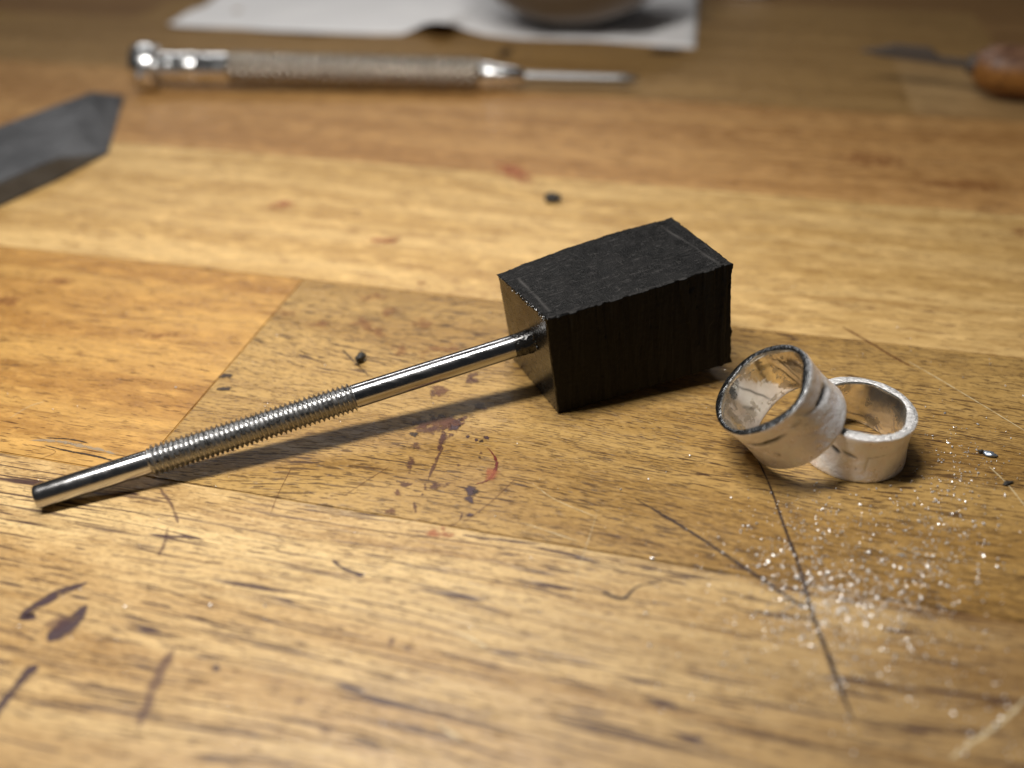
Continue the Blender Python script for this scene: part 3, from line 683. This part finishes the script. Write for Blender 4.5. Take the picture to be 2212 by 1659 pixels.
vs, fs = lathe([(-.22, .26), (-.2, .29), (.06, .33)], k0, kd, 40); me = mesh('ferrule', [v-k0 for v in vs], fs); sharp(me); obj('ferrule', me, oldsteel, kn, True)

# ------------------------------------------------------------------ paper towel, shadow stand-in and cup at the back
t = NT('paper'); co = t.n('ShaderNodeTexCoord').outputs['Object']; v1 = t.noise(co, 7, 2)
t.P(Base__Color=(.90, .895, .90), Roughness=.9); t.set(t.b.inputs['Normal'], t.bump(v1, .04, .6)); t.b.inputs['Subsurface Weight'].default_value = .0; paper = t.m
edge_px = [(363, 52), (380, 56), (430, 59), (509, 62), (580, 66), (652, 69), (745, 73), (838, 76), (870, 74), (895, 63), (918, 52), (943, 47), (974, 53), (1010, 66), (1049, 76), (1129, 84), (1210, 86), (1284, 88), (1350, 93), (1408, 98), (1501, 104)]
def eh(x): return .05+.05*math.sin(x*.021)+.03*math.sin(x*.057+1)+.75*math.exp(-((x-945)/38)**2)+.08*math.exp(-((x-600)/60)**2)
rows_n = 40; vs = []; fs = []
front = []
for i in range(len(edge_px)-1):
    for k in range(5):
        f = k/5; x = edge_px[i][0]*(1-f)+edge_px[i+1][0]*f; y = edge_px[i][1]*(1-f)+edge_px[i+1][1]*f; front.append(at(x, y, eh(x)))
front.append(at(*edge_px[-1], .05)); NF = len(front)
bl_ = at(478, 0, .03); bdir = (bl_-front[0]).normalized(); bl_ = front[0]+bdir*19
rdir = (at(1507, 0, .05)-front[-1]).normalized(); br_ = front[-1]+rdir*19
cx_ = at(945, 58, 0)
for j in range(rows_n+1):
    g = j/rows_n
    for i in range(NF):
        f = i/(NF-1); fr = front[i]; bk = bl_.lerp(br_, f); p = fr.lerp(bk, g)
        z = .03 + (fr.z-.03)*math.exp(-g*6) + .22*(noise.noise(Vector((p.x*.45, p.y*.45, 3)))+.5)*min(1, g*5+.08) + .05*noise.noise(Vector((p.x*1.6, p.y*1.6, 1)))*min(1, g*8)
        vs.append(Vector((p.x, p.y, z)))
for j in range(rows_n):
    for i in range(NF-1): fs.append((j*NF+i, j*NF+i+1, (j+1)*NF+i+1, (j+1)*NF+i))
o0 = Vector((front[0].x, front[0].y, 0))
me = mesh('paper_towel', [v-o0 for v in vs], fs); towel = obj('paper_towel', me, paper, None, True); towel.location = o0
sm = towel.modifiers.new('thick', 'SOLIDIFY'); sm.thickness = .03; sm.offset = 0
towel['label'] = 'white paper towel spread at the back with one edge buckled up'; towel['category'] = 'paper towel'
def shadow_shape(name, cpx, Rs, hgt, mat, label, cat, z0):
    c = at(*cpx, z0); c = Vector((c.x, c.y, z0))
    prof = []
    N = 28; amax = math.acos(1-hgt/Rs) if hgt < Rs else math.pi/2
    for k in range(N+1):
        a = amax*k/N; prof.append((Rs*(1-math.cos(a)), max(.004, Rs*math.sin(a))))
    if hgt > Rs: prof.append((hgt, Rs))
    rt = prof[-1][1]; prof += [(hgt+.04, rt-.06), (hgt+.0, rt-.18)]
    for k in range(N, -1, -1):
        a = amax*k/N; prof.append((max(.2, Rs-(Rs-.2)*math.cos(a)), max(.003, (Rs-.2)*math.sin(a))))
    vs, fs = lathe(prof, c, Vector((0, 0, 1)) if True else None, 96) if False else _rev(prof, c, 96)
    me = mesh(name, [v-c for v in vs], fs); sharp(me, 50); o = obj(name, me, mat, None, True); o.location = c; o['label'] = label; o['category'] = cat; return o
def _rev(prof, c, seg):
    vs = []; fs = []
    for s, r in prof:
        for k in range(seg): a = 2*math.pi*k/seg; vs.append(c+Vector((r*math.cos(a), r*math.sin(a), s)))
    for i in range(len(prof)-1):
        for k in range(seg):
            k2 = (k+1) % seg; fs.append((i*seg+k, i*seg+k2, (i+1)*seg+k2, (i+1)*seg+k))
    return vs, fs
t = NT('shadow_grey'); t.P(Base__Color=(.30, .285, .28), Roughness=.9, Specular__IOR__Level=.2); gc = t.m
t = NT('white_ceramic'); t.P(Base__Color=(.8, .8, .8), Roughness=.3); wc = t.m
shadow_shape('shadow_shape', (1236, 44), 5.6, 3.2, gc, 'grey rounded body standing in for a soft shadow on the paper towel', 'shadow_shape', .16)  # rounded grey body added in place of a soft shadow cast on the towel
cc = at(1626, -18); cc.z = 0
vs, fs = _rev([(0, .004), (0, 1.0), (.04, 1.12), (.12, 1.2), (.45, 1.22), (.52, 1.18), (.55, 1.0), (.56, .004)], cc, 72)
me = mesh('lid', [v-cc for v in vs], fs); sharp(me, 50); o = obj('lid', me, wc, None, True); o.location = cc
o['label'] = 'small round white lid at the top edge, right of the paper towel'; o['category'] = 'lid'

# ------------------------------------------------------------------ crumbs and chips
t = NT('charcoal'); n_ = t.noise(t.n('ShaderNodeTexCoord').outputs['Object'], 14, 3); t.P(Roughness=.55); t.set(t.b.inputs['Base Color'], t.mix(n_, (.010, .009, .008), (.05, .046, .04))); t.set(t.b.inputs['Normal'], t.bump(n_, .03, .6)); coal = t.m
t = NT('blue_flake'); t.P(Base__Color=(.36, .42, .50), Roughness=.32, Metallic=.7); flake = t.m
def crumb(px, py, a, b, c, rot, mat, label, cat='crumb', seed=0, name='crumb', group=None, nz=.55):
    bm = bmesh.new(); bmesh.ops.create_icosphere(bm, subdivisions=3, radius=1)
    for v in bm.verts:
        d = 1+nz*noise.noise(v.co*1.3+Vector((seed, 0, 0)))+nz*.4*noise.noise(v.co*3.5+Vector((seed, 0, 0)))
        v.co = Vector((v.co.x*a, v.co.y*b, v.co.z*c))*d
    mz = min(v.co.z for v in bm.verts)
    for v in bm.verts: v.co.z -= mz
    me = bpy.data.meshes.new(name); bm.to_mesh(me); bm.free(); o = obj(name, me, mat, None, True)
    p = at(px, py); o.location = Vector((p.x, p.y, .002)); o.rotation_euler = (0, 0, rot); o['label'] = label; o['category'] = cat
    if group: o['group'] = group
    return o
crumb(1192, 436, .22, .13, .12, -.25, coal, 'small black crumb on the pale stave behind the block', seed=1)
crumb(780, 780, .075, .14, .075, -.45, coal, 'tiny dark grain beside the rod near the stave joint', seed=4)
crumb(2137, 983, .11, .06, .03, -.5, flake, 'bluish grey metal flake right of the rings', 'flake', 6, 'metal_flake')
crumb(2176, 1045, .10, .035, .02, .35, coal, 'thin dark splinter near the right edge below the bluish flake', 'splinter', 9, 'splinter')
crumb(2118, 978, .05, .03, .03, .1, coal, 'tiny dark speck just left of the bluish flake', 'speck', 3, 'speck')

# ------------------------------------------------------------------ silver filings
t = NT('filings'); t.P(Base__Color=(.97, .96, .95), Metallic=.8, Roughness=.36); fil = t.m
rnd = random.Random(11)
pts = []
def g2(cx, cy, sx_, sy_, n, r0=.006, r1=.016, rot=0):
    for _ in range(int(n*2.6)):
        a, b = rnd.gauss(0, sx_*1.15), rnd.gauss(0, sy_*1.15)
        
        pts.append((cx+a*math.cos(rot)-b*math.sin(rot), cy+a*math.sin(rot)+b*math.cos(rot), rnd.uniform(r0, r1)*rnd.choice((.5, .6, .8, 1.0, 1.4))))
g2(1810, 1290, 70, 45, 230); g2(1830, 1300, 130, 85, 260); g2(1740, 1220, 70, 60, 70); g2(1700, 1160, 60, 40, 50); g2(1960, 1250, 80, 60, 120, rot=-.8); g2(2060, 1100, 60, 60, 90)
g2(2080, 1000, 40, 30, 40); g2(1850, 1120, 110, 30, 70); g2(2020, 1190, 60, 50, 60); g2(1850, 1420, 170, 70, 90); g2(2100, 1560, 90, 60, 20, .01, .018); g2(1950, 900, 160, 90, 30)
for _ in range(150): pts.append((rnd.uniform(-50, 2260), rnd.uniform(780, 1640), rnd.uniform(.004, .010)))
for _ in range(60): pts.append((rnd.uniform(0, 2212), rnd.uniform(420, 900), rnd.uniform(.006, .012)))
for x, y in ((1490, 985), (1401, 1036), (1341, 1058), (1612, 1429), (1800, 1466), (1826, 1481), (2086, 1628), (2180, 1640), (2050, 1478), (702, 790), (380, 838), (598, 726), (455, 1308), (572, 1310), (270, 1312), (1395, 1176)): pts.append((x, y, .017))
vs = []; fs = []; sm_ = []
ico = bmesh.new(); bmesh.ops.create_icosphere(ico, subdivisions=1, radius=1); ico.verts.ensure_lookup_table()
iv = [v.co.copy() for v in ico.verts]; ifc = [tuple(v.index for v in f.verts) for f in ico.faces]; ico.free()
for x, y, r in pts:
    p = at(x, y); M = Matrix.Rotation(rnd.uniform(0, 6.3), 3, 'Z') @ Matrix.Rotation(rnd.uniform(0, 6.3), 3, 'X'); S = Vector((rnd.uniform(.8, 1.9), rnd.uniform(.7, 1.2), rnd.uniform(.4, 1)))
    b0 = len(vs)
    # keep clear of the things standing on the bench
    if (p.x-5.858)**2+(p.y-11.387)**2 < 1.0 or (p.x-4.5)**2+(p.y-11.4)**2 < .8: continue
    for q in iv:
        qq = M @ Vector((q.x*S.x, q.y*S.y, q.z*S.z)); vs.append(Vector((p.x+qq.x*r, p.y+qq.y*r, .001+max(0, qq.z*r+r*.7))))
    for f in ifc: fs.append(tuple(b0+i for i in f))
me = mesh('silver_filings', vs, fs); fo = obj('silver_filings', me, fil, None, False); fo['kind'] = 'stuff'; fo['label'] = 'bright silver filings scattered over the bench in front of the rings'; fo['category'] = 'filings'
